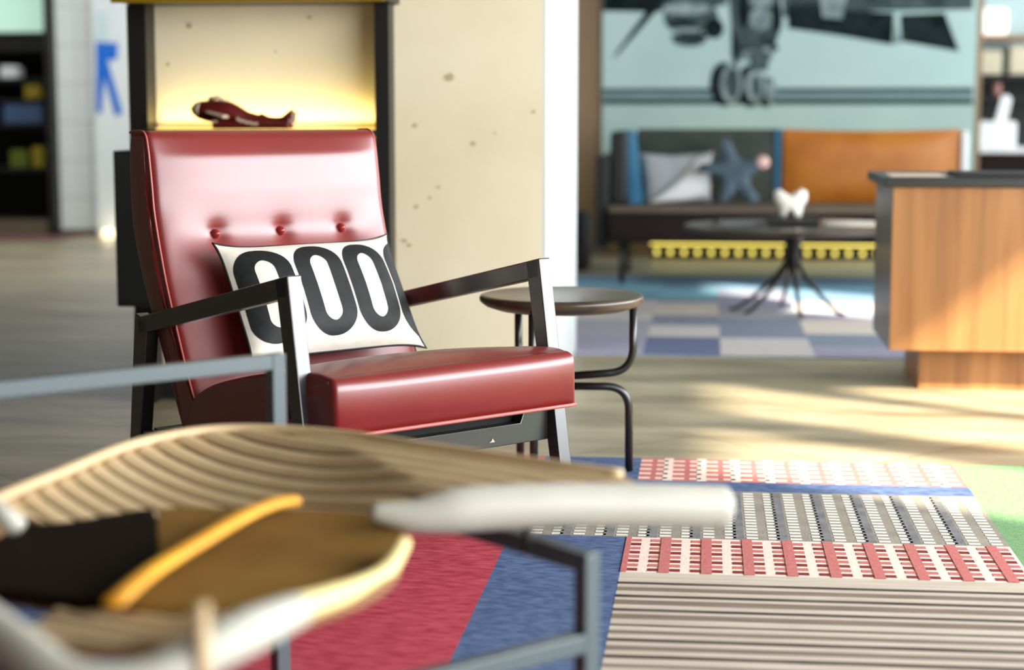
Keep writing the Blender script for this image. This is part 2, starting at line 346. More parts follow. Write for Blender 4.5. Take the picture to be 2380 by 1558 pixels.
# ================================================================ SHELF UNIT against the pier
su = thing('display_shelf_frame', 'black metal display frame with hanging cabinet against the beige concrete pier', 'shelf', (-1.43, 5.5, 0))
PL0, PL1, PR0, PR1 = [ONY(x, 300, 5.48).x for x in (301, 344, 872, 905)]
MB().box((PL0, 5.48, 0), (PL1, 5.575, 1.271)).build('post', 'black', su)
MB().box((PR0, 5.48, 0), (PR1, 5.575, 1.271)).build('post', 'black', su)
tb = MB().box((ONY(257, 5, 5.3).x, 5.30, 1.272), (ONY(892, 5, 5.3).x, 5.575, 1.305)).build('top_board', 'black', su)
MB().box((ONY(257, 5, 5.29).x, 5.288, 1.266), (ONY(892, 5, 5.29).x, 5.30, 1.31)).build('brass_edge', 'gold', tb)  # light along the board's edge is put into this gold strip's colour
MB().box((PL1, 5.32, .862), (PR0, 5.545, .882)).build('shelf_board', 'black', su)
cb = MB().box((ONY(266, 500, 5.285).x, 5.285, .335), (PR0, 5.475, .818)).build('cabinet', 'blackmatte', su, .004)
for i in range(2): MB().box((ONY(270, 500, 5.277).x + i * .36, 5.277, .35), (ONY(270, 500, 5.277).x + .352 + i * .36, 5.285, .805)).build('cabinet_door', 'blackmatte', cb)
MB().box((PL1 + .005, 5.546, .868), (PR0 - .005, 5.566, .884)).build('light_strip', 'led', su)
lamp('shelf_strip_lamp', 'AREA', (-1.40, 5.545, .90), 1.0, (1, .78, .30), (-1.40, 5.60, 2.0), shape='RECTANGLE', size=.72, size_y=.02)
# model airplane on the shelf
ap = thing('model_airplane', 'dark red model airplane with pale nose standing on the shelf behind the chair', 'model airplane', ONY(590, 298, 5.42))
AY = 5.42
def apx(x, y, dy=0): return ONY(x, y, AY) + Vector((0, dy, 0))
ctr = [(445, 252), (455, 254), (475, 257), (500, 259), (525, 261), (548, 268), (575, 277), (615, 283), (650, 285), (676, 280)]
rad = [5, 16, 23, 26, 27, 24, 18, 14, 13, 17]
cs = spline([apx(*c) for c in ctr], 40); rs = [r.x for r in spline([Vector((r * AY / F, 0, 0)) for r in rad], 40)]
mb = MB(); mb.tube(cs[6:], rs[6:], 20); mb.build('fuselage', 'planered', ap)
mb = MB(); mb.tube(cs[:8], [r * 1.04 for r in rs[:8]], 20); mb.build('nose_cone', 'planepale', ap)
mb = MB(); mb.prism([apx(x, y, -.035) for x, y in [(500, 278), (560, 284), (676, 284), (676, 299), (500, 299)]], (0, .07, 0)); mb.build('base_block', 'planered', ap, .003)
mb = MB(); mb.prism([apx(x, y, -.004) for x, y in [(638, 283), (655, 272), (680, 252), (677, 288)]], (0, .008, 0)); mb.prism([apx(x, y, -.004) for x, y in [(585, 276), (608, 263), (630, 274), (625, 284)]], (0, .008, 0)); mb.build('tail_fin', 'planered', ap)
mb = MB(); mb.hexa([apx(494, 258, -.03), apx(538, 268, -.03), apx(538, 268, -.10), apx(494, 258, -.075), apx(493, 262, -.03), apx(537, 275, -.03), apx(537, 275, -.10), apx(493, 262, -.075)])
mb.build('wing', 'planepale', ap)
mb = MB(); mb.tube([apx(528, 236), apx(531, 226), apx(525, 217)], .0022, 6); mb.tube([apx(485, 231), apx(505, 227), apx(522, 233)], .006, 8); mb.build('cockpit_trim', 'planepale', ap)
mb = MB()
for (x, y) in [(560, 277), (566, 281), (573, 282), (580, 285), (588, 286), (595, 288), (603, 288)]:
    mb.box(tuple(apx(x - 3.5, y + 3, -.0385)), tuple(apx(x + 3.5, y - 4, -.0355)))
mb.build('pale_lettering', 'planepale', ap); MB().box(tuple(apx(500, 285, -.0385)), tuple(apx(512, 279, -.0355))).build('pale_patch', 'planepale', ap)
mb = MB(); mb.prism([apx(x, y, -.002) for x, y in [(677, 254), (690, 262), (688, 282), (676, 290)]], (0, .004, 0)); mb.build('tail_disc', 'planepale', ap)

# ================================================================ MURAL
MY = 11.645
mu = thing('mural_panel', 'large pale teal wall mural of an aircraft and landing gear above the sofa', 'mural', (.5, MY, .1))
xa, xb = ONY(1400, 240, MY).x, ONY(2264, 240, MY).x
zl = ONY(1400, 240, MY).z
MB().box((xa, MY - .02, zl), (xb, MY + .012, 2.75)).build('sky_panel', 'mural', mu)
MB().box((xa, MY - .02, .12), (xb, MY + .012, zl)).build('runway_panel', 'muralground', mu)
def draw(name, m, polys, lift):
    for p in polys: MB().prism([ONY(x, y, MY - .02 - lift) for x, y in p], (0, lift, 0)).build(name, m, mu)
def ell(cx, cy, rx, ry, n=20, a0=0, sl=0): return [(cx + rx * cos(2 * pi * i / n) + sl * sin(2 * pi * i / n) * ry, cy + ry * sin(2 * pi * i / n)) for i in range(n)]
draw('runway_line', 'mmid', [[(1401, 211), (2262, 209), (2262, 240), (1401, 240)]], .001)
draw('runway_line', 'mline', [[(1401, 206), (2262, 204), (2262, 215), (1401, 215)], [(1401, 231), (2262, 230), (2262, 243), (1401, 243)]], .002)
draw('wing', 'mgrey', [[(1820, -40), (2262, -40), (2262, 22), (2040, 26), (1820, 40)], [(1402, -40), (1690, -40), (1690, 10), (1600, 30), (1404, 18)]], .001)
draw('flap', 'mdark', [[(1830, 12), (1900, 8), (1990, 26), (2078, 30), (2074, 104), (1960, 84), (1832, 66)], [(2092, 34), (2196, 30), (2230, 120), (2096, 96)], [(1402, -40), (1560, -40), (1530, 28), (1402, 26)]], .002)
draw('propeller_blade', 'mdark', [[(1530, -12), (1556, -8), (1436, 126), (1422, 136)]], .003)
draw('engine', 'mgrey', [ell(1606, 40, 64, 42), ell(1602, 92, 40, 16), [(1690, -40), (1816, -40), (1812, 70), (1792, 140), (1720, 140), (1700, 60)], [(1700, 90), (1716, 90), (1716, 170), (1704, 170)]], .003)
draw('engine_shade', 'mdark', [ell(1584, 54, 38, 8), ell(1604, 84, 46, 6), ell(1660, 66, 22, 24), ell(1728, 20, 14, 46), ell(1806, 40, 12, 40), [(1700, 60), (1718, 100), (1712, 150), (1700, 130)], ell(1790, 112, 20, 9)], .004)
draw('gear_light', 'mlight', [ell(1596, 20, 56, 14), ell(1596, 70, 34, 6), ell(1768, 44, 26, 26), ell(1770, -2, 30, 20), ell(1744, 128, 18, 12), ell(1782, 124, 12, 16), [(1902, -30), (1972, -30), (1958, 44), (1912, 40)], [(2080, 52), (2096, 96), (2078, 104)]], .005)
draw('wheel', 'mdark', [ell(1682, 196, 32, 52), ell(1744, 200, 34, 50), ell(1780, 214, 22, 36)], .004)
draw('wheel_hub', 'mlight', [ell(1700, 194, 26, 46), ell(1756, 198, 22, 42), ell(1792, 212, 12, 32)], .005)
draw('hub_shade', 'mgrey', [ell(1702, 194, 15, 36), ell(1757, 200, 12, 26), [(1740, 120), (1790, 120), (1784, 164), (1746, 166)]], .006)

# ================================================================ SOFA
sf = thing('sofa', 'long dark low sofa with green and mustard back cushions below the mural', 'sofa', (.42, 9.95, 0))
SX0, SX1, SY0, SY1 = -.585, 1.43, 9.58, 10.50
MB().box((SX0 + .05, SY0, .235), (SX1, SY1, .395)).build('base', 'sofadark', sf, .012)
MB().box((SX0 + .05, SY0 + .01, .396), (SX1, SY1 - .1, .432)).build('seat', 'sofaseat', sf, .012)
MB().box((SX0 - .02, SY0 + .06, .20), (SX0 + .05, SY1, .70)).build('end_panel', 'sofablack', sf, .01)
def cushion(mb, x0, x1, y0, y1, z0, z1, puff=.04, n=14, mi=0, top=0):
    def face(fn): mb.grid(fn, n, n, mi)
    e = lambda u, v: ((1 - (2 * u - 1) ** 4) * (1 - (2 * v - 1) ** 4))
    zt = lambda u: z1 + top * (1 - (2 * u - 1) ** 2)
    face(lambda u, v: (x0 + (x1 - x0) * u, y0 - puff * e(u, v), z0 + (zt(u) - z0) * v))
    face(lambda u, v: (x1 - (x1 - x0) * u, y1 + puff * e(u, v), z0 + (zt(1 - u) - z0) * v))
    face(lambda u, v: (x1 + puff * .4 * e(u, v), y0 + (y1 - y0) * u, z0 + (zt(1) - z0) * v))
    face(lambda u, v: (x0 - puff * .4 * e(u, v), y1 - (y1 - y0) * u, z0 + (zt(0) - z0) * v))
    face(lambda u, v: (x0 + (x1 - x0) * u, y0 + (y1 - y0) * v, zt(u)))
    face(lambda u, v: (x0 + (x1 - x0) * u, y1 - (y1 - y0) * v, z0))
    return mb
c1 = cushion(MB(), -.40, .37, 10.15, 10.38, .433, .845).build('back_cushion', 'olive', sf, .02)
MB().box((.374, 10.14, .433), (.414, 10.38, .845)).build('side_gusset', 'blue', c1, .012)
cushion(MB(), .425, 1.40, 10.13, 10.38, .433, .845, .05, top=-.012).build('back_cushion', 'mustard', sf, .02)
MB().box((1.408, 10.10, .433), (1.445, 10.40, .835)).build('end_board', 'whiteplastic', sf, .008)
bo = MB().box((-.585 + .052, 9.75, .433), (-.44, 10.4, .835)).build('side_cushion', 'sofablack', sf, .02)
MB().hexa([(-.438, 9.74, .433), (-.35, 9.74, .433), (-.35, 10.14, .433), (-.438, 10.14, .433), (-.47, 9.9, .84), (-.41, 9.9, .84), (-.41, 10.14, .84), (-.47, 10.14, .84)]).build('blue_side', 'blue', bo, .02)
for x, y in [(-.46, 9.63), (1.35, 9.63), (-.46, 10.42), (1.35, 10.42)]:
    MB().tube([(x, y, .0082 if y < 10 else 0), (x, y, .236)], .016, 10).build('leg', 'black', sf)
# pillows on the sofa
def flat_pillow(mb, out, Y0_, th, lean=.12, mi=0, n=10):
    c = sum((Vector(p) for p in out), Vector()) / len(out); k = len(out)
    for sgn in (-1, 1):
        vs = []; fs = []
        for j in range(n + 1):
            t = j / n
            for p in out:
                q = c + (Vector(p) - c) * (1 - t) if False else c + (Vector(p) - c) * t
                vs.append((q.x, q.y + sgn * th * math.sqrt(max(0, 1 - t ** 3)), q.z))
        for j in range(n):
            for i in range(k):
                f = (j * k + i, j * k + (i + 1) % k, (j + 1) * k + (i + 1) % k, (j + 1) * k + i)
                fs.append(f if sgn < 0 else f[::-1])
        mb.add(vs, fs, mi, True)
    return mb
def lean_pts(pts, Y, dy): # pixels on a plane leaning back by dy from bottom to top
    zs = [ONY(x, y, Y).z for x, y in pts]; z0, z1 = min(zs), max(zs)
    return [ONY(x, y, Y + dy * (z - z0) / (z1 - z0)) for (x, y), z in zip(pts, zs)]
def densify(pts, n=6): return [(a[0] + (b[0] - a[0]) * i / n, a[1] + (b[1] - a[1]) * i / n) for a, b in zip(pts, pts[1:] + pts[:1]) for i in range(n)]
tp = thing('two_tone_pillow', 'pale grey and white diagonal pillow at left end of sofa', 'pillow', ONY(1570, 472, 9.86))
flat_pillow(MB(), lean_pts(densify([(1486, 356), (1560, 362), (1656, 354), (1650, 420), (1652, 470), (1500, 474), (1498, 420)]), 9.86, .14), 0, .06).build('grey_cover', 'greyfab', tp)
flat_pillow(MB(), lean_pts(densify([(1658, 353), (1640, 400), (1652, 430), (1648, 462), (1560, 470), (1502, 474), (1590, 400), (1620, 366)]), 9.80, .14), 0, .062).build('white_panel', 'whitefab', tp)
stp = thing('star_cushion', 'blue grey star shaped cushion leaning on the sofa back', 'cushion', ONY(1710, 470, 9.78))
star = [(1672, 324), (1694, 322), (1712, 362), (1730, 374), (1772, 366), (1778, 386), (1742, 410), (1744, 432), (1768, 464), (1750, 472), (1712, 444), (1690, 470), (1670, 470), (1676, 424), (1664, 406), (1624, 400), (1626, 382), (1668, 376), (1676, 360)]
flat_pillow(MB(), lean_pts(densify(star, 4), 9.66, .2), 0, .05).build('star_body', 'bluegrey', stp)
flat_pillow(MB(), lean_pts(ell(1772, 377, 17, 16), 9.76, .02), 0, .04).build('pink_tip', 'pinkfab', stp)  # tip coloured pale pink for the light that falls on it
# small dark pouf left of the sofa
tag(MB().lathe([(0, 0), (.15, 0), (.17, .04), (.175, .30), (.15, .35), (0, .355)], (-.86, 10.6, 0), 32).build('pouf', 'blackmatte'), 'round black pouf on the floor left of the sofa', 'pouf')
# yellow bulb strip on the floor below the wall
ls = thing('bulb_strip', 'row of glowing yellow bulbs along the floor below the mural', 'light', (.4, 11.5, 0))
a, b = ONY(1512, 588, 11.45).x, ONY(2060, 588, 11.45).x
MB().box((a, 11.47, 0), (b + .3, 11.53, .03)).build('base_rail', 'black', ls)
MB().box((a, 11.49, .085), (b + .3, 11.53, .115)).build('light_bar', 'bulb', ls)
MB().box((a, 11.50, .03), (b + .3, 11.52, .085)).build('upright', 'black', ls)
nb = 20
for i in range(nb):
    x = a + .04 + i * (b + .25 - a) / nb
    MB().lathe([(0, -.016), (.011, -.011), (.016, 0), (.011, .011), (0, .016)], (x, 11.462, .040), 10).build('bulb', 'bulb', ls)

# ================================================================ FAR RUG
def rug_cells(mb, cells, z, th=.0008):
    for (x0, x1, y0, y1, mi) in cells: mb.box((x0, y0, z), (x1, y1, z + th), mi)
PAL = [mat('rug_patch_' + n, c, .95, tuple(max(0, x - 12) for x in c), 40) for n, c in [('slate', (132, 142, 160)), ('blue', (116, 150, 180)), ('teal', (126, 178, 198)), ('grey', (166, 168, 176)), ('pale', (206, 200, 198)), ('lilac', (160, 158, 180)), ('cream', (220, 208, 196)), ('navy', (100, 112, 146))]]
fr = thing('patchwork_rug', 'blue and grey patchwork rug under the far pedestal table', 'rug', (.4, 8.4, 0))
mb = MB().box((-2.0, 6.77, .0005), (2.9, 10.1, .007), 3)
rr = random.Random(21); x = -2.0
while x < 2.85:      # columns of patches of different depth
    w = min(rr.choice([.30, .36, .44, .5]), 2.9 - x); y = 6.77
    while y < 10.09:
        d = rr.choice([.16, .28, .4, .55, .7]); d = min(d, 10.1 - y)
        if y > 9.3: ch = rr.choice([2, 2, 1])
        elif y > 8.6: ch = rr.choice([1, 0, 2, 3, 1])
        else: ch = rr.choice([0, 3, 4, 6, 5, 4, 5, 3, 4, 0, 7])
        mb.box((x, y, .007), (x + w, y + d, .0078), ch); y += d
    x += w
mb.build('pile', PAL, fr)

# ================================================================ PEDESTAL TABLE
tx, ty = .40, 8.28
pt = thing('pedestal_table', 'round dark low table on splayed bent legs before the sofa', 'table', (tx, ty, 0))
MB().lathe([(0, .396), (.48, .396), (.505, .40), (.51, .41), (.505, .418), (.49, .42), (0, .42)], (tx, ty, 0), 64).build('table_top', 'darktop', pt)
MB().lathe([(.0, .21), (.028, .215), (.032, .3), (.05, .37), (.09, .395), (0, .395)], (tx, ty, 0), 24).build('column', 'black', pt)
for (dx, dy) in [(-.27, .05), (-.21, -.10), (-.04, .26), (.03, -.28), (.22, -.12)]:
    MB().tube(spline([(tx + dx * .06, ty + dy * .06, .34), (tx + dx * .12, ty + dy * .12, .24), (tx + dx * .45, ty + dy * .45, .13), (tx + dx * .9, ty + dy * .9, .03), (tx + dx * 1.06, ty + dy * 1.06, .019)], 18), [.014 - .006 * i / 17 for i in range(18)], 10).build('leg', 'black', pt)
bk = tag(MB().box((tx - .12, ty - .16, .421), (tx + .11, ty + .06, .452)).build('book', 'book', None, .003), 'black book under the white ornament on the far table', 'book')
for k, (dx0, dx1, dy0, dy1, lab) in enumerate([(-.34, -.14, -.05, .2, 'pale magazine lying left of the black book'), (.14, .38, -.08, .18, 'pale magazine lying right of the black book')]):
    tag(MB().box((tx + dx0, ty + dy0, .421), (tx + dx1, ty + dy1, .429)).build('magazine', 'magcover'), lab, 'magazine', 'magazines on the far table')  # added slabs; their pale colour stands for reflections on the table top
ob = ONY(1837, 499, ty - .05); oz = .4525
def opx(x, y): p = ONY(x, y, ty - .05); return Vector((p.x, p.y, oz + (ob.z * 0 + (ONY(1837, 499, ty - .05).z * 0)) + (p.z - ONY(1837, 499, ty - .05).z)))
mb = MB()
out = [(1800, 436), (1812, 430), (1824, 440), (1837, 446), (1850, 438), (1864, 430), (1876, 438), (1876, 456), (1866, 474), (1862, 496), (1850, 499), (1842, 484), (1837, 480), (1830, 484), (1824, 498), (1812, 497), (1810, 474), (1798, 456)]
flat_pillow(mb, [opx(*q) for q in densify(out, 2)], 0, .035)
tag(mb.build('butterfly_ornament', 'ceramic'), 'white butterfly shaped ornament standing on the black book', 'ornament')

# ================================================================ COUNTER (right)
ct = thing('reception_counter', 'wood fronted counter with dark top at the right', 'counter', (1.6, 6.2, 0))
KX0, KX1, KY0, KY1 = .612, 3.4, 5.955, 6.55
MB().box((KX0 + .02, KY0 + .02, .148), (KX1, KY1, .69)).build('body', 'counterside', ct)
MB().box((KX0, KY0, .145), (KX1, KY0 + .02, .69)).build('wood_front', 'walnut', ct, .002)
MB().box((KX0, KY0 + .0205, .145), (KX0 + .0195, KY1, .69)).build('side_panel', 'counterside', ct)
MB().box((KX0 - .03, KY0 - .02, .691), (KX1, KY1 + .03, .722)).build('counter_top', 'countertop', ct, .004)
MB().box((.725, 6.065, 0), (KX1, 6.5, .147)).build('plinth', 'walnut', ct)
lf = thing('leaflet', 'pale leaflet lying on the left end of the dark counter top', 'leaflet', (.66, 6.1, .722))
MB().box((.61, 6.02, .7225), (.79, 6.24, .7255)).build('cover', 'paper', lf)
tag(MB().box((.83, 6.03, .7225), (1.25, 6.3, .735)).build('desk_folder', 'book', None, .003), 'dark flat folder lying on the counter top beside the leaflet', 'folder')

# ================================================================ BACK BAR (far right)
BY = 12.4
bb = thing('back_bar', 'dark back bar cabinet with pale worktop right of the mural', 'bar', (2.6, BY + .3, 0))
MB().box((1.75, BY, 0), (3.5, BY + .55, .665)).build('cabinet', 'sofadark', bb)
MB().box((1.74, BY - .03, .666), (3.5, BY + .55, .70)).build('worktop', 'whiteplastic', bb, .004)
MB().box((1.75, BY + .55, 0), (3.5, BY + .6, 1.2)).build('back_panel', 'darkroom', bb); MB().box((1.75, BY + .55, 1.2), (3.5, BY + .6, 2.6)).build('pale_back_panel', 'signpale', bb)
for z in (1.44, 1.02): MB().box((1.75, BY + .25, z), (3.5, BY + .55, z + .03)).build('shelf_board', 'shelfwood' if z > 1.3 else 'blackmatte', bb)
def bar_item(name, px0, px1, z0, z1, m, lab, cat, Y=BY + .28, dep=.18, bevel=.012):
    a, b = ONY(px0, 150, Y).x, ONY(px1, 150, Y).x
    return tag(MB().box((a, Y, z0), (b, Y + dep, z1)).build(name, m, None, bevel), lab, cat, 'boxes on the back bar' if name == 'beige_box' else None)
bar_item('white_canister', 2270, 2340, 1.471, 1.66, 'lampwhite', 'bright white square canister on the top bar shelf', 'canister', bevel=.03)  # weak emission adds brightness to the canister's white
bar_item('beige_box', 2278, 2328, 1.2, 1.37, 'beigebox', 'beige box on the bar, below the white canister', 'box')
bar_item('beige_box', 2346, 2395, 1.2, 1.40, 'beigebox', 'larger cream box at the right edge of the bar', 'box')
MB().box((1.75, BY + .25, 1.17), (3.5, BY + .55, 1.199)).build('shelf_board', 'blackmatte', bb)
def lathe_item(name, px, z0, h, r, m, lab, cat, Y=BY + .36):
    x = ONY(px, 150, Y).x
    return tag(MB().lathe([(0, 0), (r, 0), (r, h * .6), (r * .45, h * .78), (r * .4, h), (0, h)], (x, Y, z0), 16).build(name, m), lab, cat)
tag(MB().lathe([(0, 0), (.022, 0), (.034, .09), (0, .09)], (ONY(2320, 110, BY + .36).x, BY + .36, 1.051), 16).build('pink_cup', 'pinkcup'), 'pink cup on the dark bar shelf', 'cup')
lathe_item('bottle', 2292, .701, .19, .028, 'bottle', 'pale blue bottle standing on the bar worktop behind the white dispenser', 'bottle')
nd = thing('napkin_dispenser', 'bright white dispenser with a card slanting up on the bar worktop', 'dispenser', ONY(2315, 335, BY + .06))
a, b = ONY(2268, 300, BY + .04).x, ONY(2362, 300, BY + .04).x
MB().box((a, BY + .02, .701), (b, BY + .2, .88)).build('box_body', 'whiteplastic', nd, .015)
MB().prism([ONY(x, y, BY + .07) for x, y in [(2312, 284), (2340, 284), (2352, 230), (2342, 220), (2328, 222)]], (0, .03, 0)).build('card', 'whiteplastic', nd, .004)

# ================================================================ RED LOUNGE CHAIR
CH = thing('lounge_chair', 'red leather lounge chair with black wooden arms and three buttons in the back', 'chair', (-.599, 3.70, 0), .701 + YAW, wc=False)
AXL, AXR, AW = -.326, .343, .034
for ax in (AXL, AXR):
    w = AW / 2
    mb = MB().hexa([(ax - w, .0, .564), (ax + w, .0, .564), (ax + w, .0, .608), (ax - w, .0, .608), (ax - w, .625, .430), (ax + w, .625, .430), (ax + w, .625, .470), (ax - w, .625, .470)])
    mb.build('armrest', 'blackwood', CH, .003)
    # front leg: tapering, leaning forward to the foot
    MB().hexa([(ax - w, -.098, .0112), (ax + w, -.098, .0112), (ax + w, -.066, .0112), (ax - w, -.066, .0112), (ax - w, -.001, .6085), (ax + w, -.001, .6085), (ax + w, .046, .598), (ax - w, .046, .598)]).build('leg', 'blackwood', CH, .003)
    MB().hexa([(ax - w, .664, .0112), (ax + w, .664, .0112), (ax + w, .70, .0112), (ax - w, .70, .0112), (ax - w, .583, .462), (ax + w, .583, .462), (ax + w, .640, .478), (ax - w, .640, .478)]).build('leg', 'blackwood', CH, .003)
    MB().hexa([(ax - w * .8, -.03, .225), (ax + w * .8, -.03, .225), (ax + w * .8, -.03, .262), (ax - w * .8, -.03, .262), (ax - w * .8, .62, .172), (ax + w * .8, .62, .172), (ax + w * .8, .62, .207), (ax - w * .8, .62, .207)]).build('side_rail', 'blackwood', CH, .003)
fr_ = MB().prism([(x, -.035, z) for x, z in [(AXL + .017, .201), (AXR - .017, .201), (AXR - .017, .270), (.253, .270), (.243, .247), (-.225, .247), (-.235, .270), (AXL + .017, .270)]], (0, .026, 0)).build('front_rail', 'blackwood', CH, .002)
MB().prism([(x, -.0365, z) for x, z in [(.152, .213), (.168, .213), (.166, .216), (.161, .222), (.158, .216)]], (0, .0015, 0)).build('pale_mark', 'planepale', fr_)
MB().hexa([(AXL + .02, .0, .232), (AXR - .02, .0, .232), (AXR - .02, .58, .176), (AXL + .02, .58, .176), (AXL + .02, .0, .270), (AXR - .02, .0, .270), (AXR - .02, .58, .206), (AXL + .02, .58, .206)]).build('seat_deck', 'blackmatte', CH)
MB().box((AXL + .017, .60, .175), (AXR - .017, .625, .21)).build('rear_rail', 'blackwood', CH, .002)

def loft(mb, sec, xs, inset, disp=None, mi=0):
    """closed section (y,z) swept along x; inset(x) pulls the section inwards; disp(x,y,z,k) -> (y,z)"""
    k = len(sec); P = [Vector((a, b)) for a, b in sec]; N = []
    area = sum(P[i - 1].x * P[i].y - P[i].x * P[i - 1].y for i in range(k))
    for i in range(k):
        t = P[(i + 1) % k] - P[i - 1]; n = Vector((t.y, -t.x)); n.normalize(); N.append(n if area > 0 else -n)
    vs = []
    for x in xs:
        d = inset(x)
        for i in range(k):
            q = P[i] - N[i] * d; y, z = q.x, q.y
            if disp: y, z = disp(x, y, z, i)
            vs.append((x, y, z))
    n = len(xs); fs = [(j * k + i, j * k + (i + 1) % k, (j + 1) * k + (i + 1) % k, (j + 1) * k + i) for j in range(n - 1) for i in range(k)]
    mb.add(vs, fs, mi, True)
    for j, s in ((0, 1), (n - 1, -1)):
        c = Vector(vs[j * k]) * 0
        for i in range(k): c += Vector(vs[j * k + i])
        c /= k; c.x += -.006 * s
        ring = [Vector(vs[j * k + i]) for i in range(k)]; mid = [c + (r - c) * .5 + Vector((-.004 * s, 0, 0)) for r in ring]
        base = ring + mid + [c]
        f2 = []
        for i in range(k):
            f2.append((i, (i + 1) % k, k + (i + 1) % k, k + i)); f2.append((k + i, k + (i + 1) % k, 2 * k))
        if s > 0: f2 = [f[::-1] for f in f2]
        mb.add(base, f2, mi, True)
    return vs
def ends(a, b, r, n):
    xs = [a + r * (1 - cos(pi / 2 * i / 6)) for i in range(6)] + [a + r + (b - a - 2 * r) * i / n for i in range(n + 1)] + [b - r * (1 - cos(pi / 2 * i / 6)) for i in range(5, -1, -1)]
    def ins(x):
        d = min(x - a, b - x)
        if d >= r: return 0
        return r * (1 - math.sqrt(max(0, 1 - ((r - d) / r) ** 2)))
    return xs, ins
def smooth_sec(pts, n): return [(p.x, p.y) for p in spline([Vector((a, b, 0)) for a, b in pts], n)]
# seat cushion
sa, sb = -.322, .322
top = smooth_sec([(-.117, .4085), (-.05, .414), (.1, .398), (.25, .368), (.36, .338), (.43, .300), (.455, .25)], 40)
fr2 = fillet([(-.134, .295, 0), (-.133, .409, 0), (-.05, .415, 0)], .026, 8)
sec = [(p.x, p.y) for p in fr2[:-1]] + top[1:] + [(.455, .225), (.40, .208), (.2, .246), (0, .272)] + [(-.115, .290)]
xs, ins = ends(sa, sb, .012, 40)
def seat_disp(x, y, z, i):
    u = (x / .322)
    if z > .30 and y > -.12: z += .013 * (1 - u * u) * (1 - abs(u) ** 6) * min(1, (y + .12) / .08)
    if y < -.12: y -= .007 * (1 - u ** 4) * math.sin(pi * max(0, min(1, (z - .295) / .115)))
    return y, z
mb = MB(); loft(mb, sec, xs, ins, seat_disp); seat = mb.build('seat_cushion', 'leather', CH)
mb = MB(); mb.tube([(sa + .004, .40, .206), (sa + .002, .2, .244), (sa + .002, -.11, .290), (sa + .004, -.134, .294), (sa + .02, -.137, .294)] + [(x, -.137, .294) for x in [-.2, -.1, 0, .1, .2]] + [(sb - .02, -.137, .294), (sb - .004, -.134, .294), (sb - .002, -.11, .290), (sb - .002, .2, .244)], .0042, 8); mb.build('piping', 'piping', seat)
# back cushion
ba, bbk = -.316, .320
frontp = smooth_sec([(.385, .235), (.437, .325), (.488, .436), (.524, .52), (.549, .587), (.582, .70), (.592, .77), (.603, .845)], 60)
topf = [(p.x, p.y) for p in fillet([(.603, .845, 0), (.614, .892, 0), (.700, .892, 0), (.706, .80, 0)], .032, 8)][1:-1]
rearp = smooth_sec([(.706, .80), (.698, .68), (.660, .56), (.613, .465), (.55, .342), (.49, .225)], 40)
sec = frontp + topf + rearp + [(.47, .215), (.41, .215)]
BTN = [(-.165, .655), (.012, .655), (.186, .655)]
NF = len(frontp)
def back_disp(x, y, z, i):
    u = (x - .008) / .314
    if i < NF + 4:
        w = max(0, min(1, (z - .235) / .06)) * max(0, min(1, (.885 - z) / .05))
        y -= .022 * (1 - u ** 4) * w
        for bx, bz in BTN:
            r2 = (x - bx) ** 2 + ((z - bz) * 1.1) ** 2
            y += .013 * math.exp(-r2 / (2 * .016 ** 2)) + .003 * math.exp(-r2 / (2 * .045 ** 2))
        if abs(z - .655) < .2:
            y += .012 * math.exp(-((z - .648) / .048) ** 2) * max(0, 1 - (abs(x - .01) / .30) ** 4)
    return y, z
xs, ins = ends(ba, bbk, .018, 90)
mb = MB(); loft(mb, sec, xs, ins, back_disp); back = mb.build('back_cushion', 'leather', CH)
for x, nx in ((ba + .003, -1), (bbk - .003, 1)):
    mb = MB(); path = [(x, a + .006, b) for a, b in (frontp[::2] + topf[:14:2])]
    mb.tube(path, .0026, 8); mb.build('piping', 'piping', back)
for bx, bz in BTN:
    yy = min(frontp, key=lambda q: abs(q[1] - bz))[0] + .001
    MB().lathe([(0, -.006), (.008, -.005), (.012, 0), (.0115, .004), (.004, .010), (0, .0105)], (bx, yy, bz), 20, axis=(0, -.96, .22)).build('button', 'button', back)

# throw pillow with the printed noughts
PW = thing('throw_pillow', 'white oblong pillow printed with big black zeros on the red chair', 'pillow', (0, 0, 0), 0, wc=False)
PW.matrix_world = Matrix.LocRotScale(Vector((-.599, 3.70, 0)), Matrix.Rotation(.701 + YAW, 3, 'Z').to_quaternion(), None)
PC, E2, NN = Vector((.022, .415, .508)), Vector((0, .504, .864)), Vector((0, -.864, .504))
HW, HH = .243, .150
def pil(u, v, side, off=0):
    sx = HW * (1 - .05 * (1 - v ** 6)); sy = HH * (1.02 - .11 * (1 - u ** 6))
    t = .062 * ((1 - u ** 4) * (1 - v ** 4)) ** .75 * (1 - .25 * (abs(u * v)))
    p = PC + Vector((1, 0, 0)) * (u * sx) + E2 * (v * sy) + NN * (side * t + off)
    return p
cl = lambda a: max(-1, min(1, a))
mb = MB()
mb.grid(lambda a, b: pil(2 * a - 1, 2 * b - 1, 1), 61, 41)
mb.grid(lambda a, b: pil(1 - 2 * a, 2 * b - 1, -.75), 41, 31)
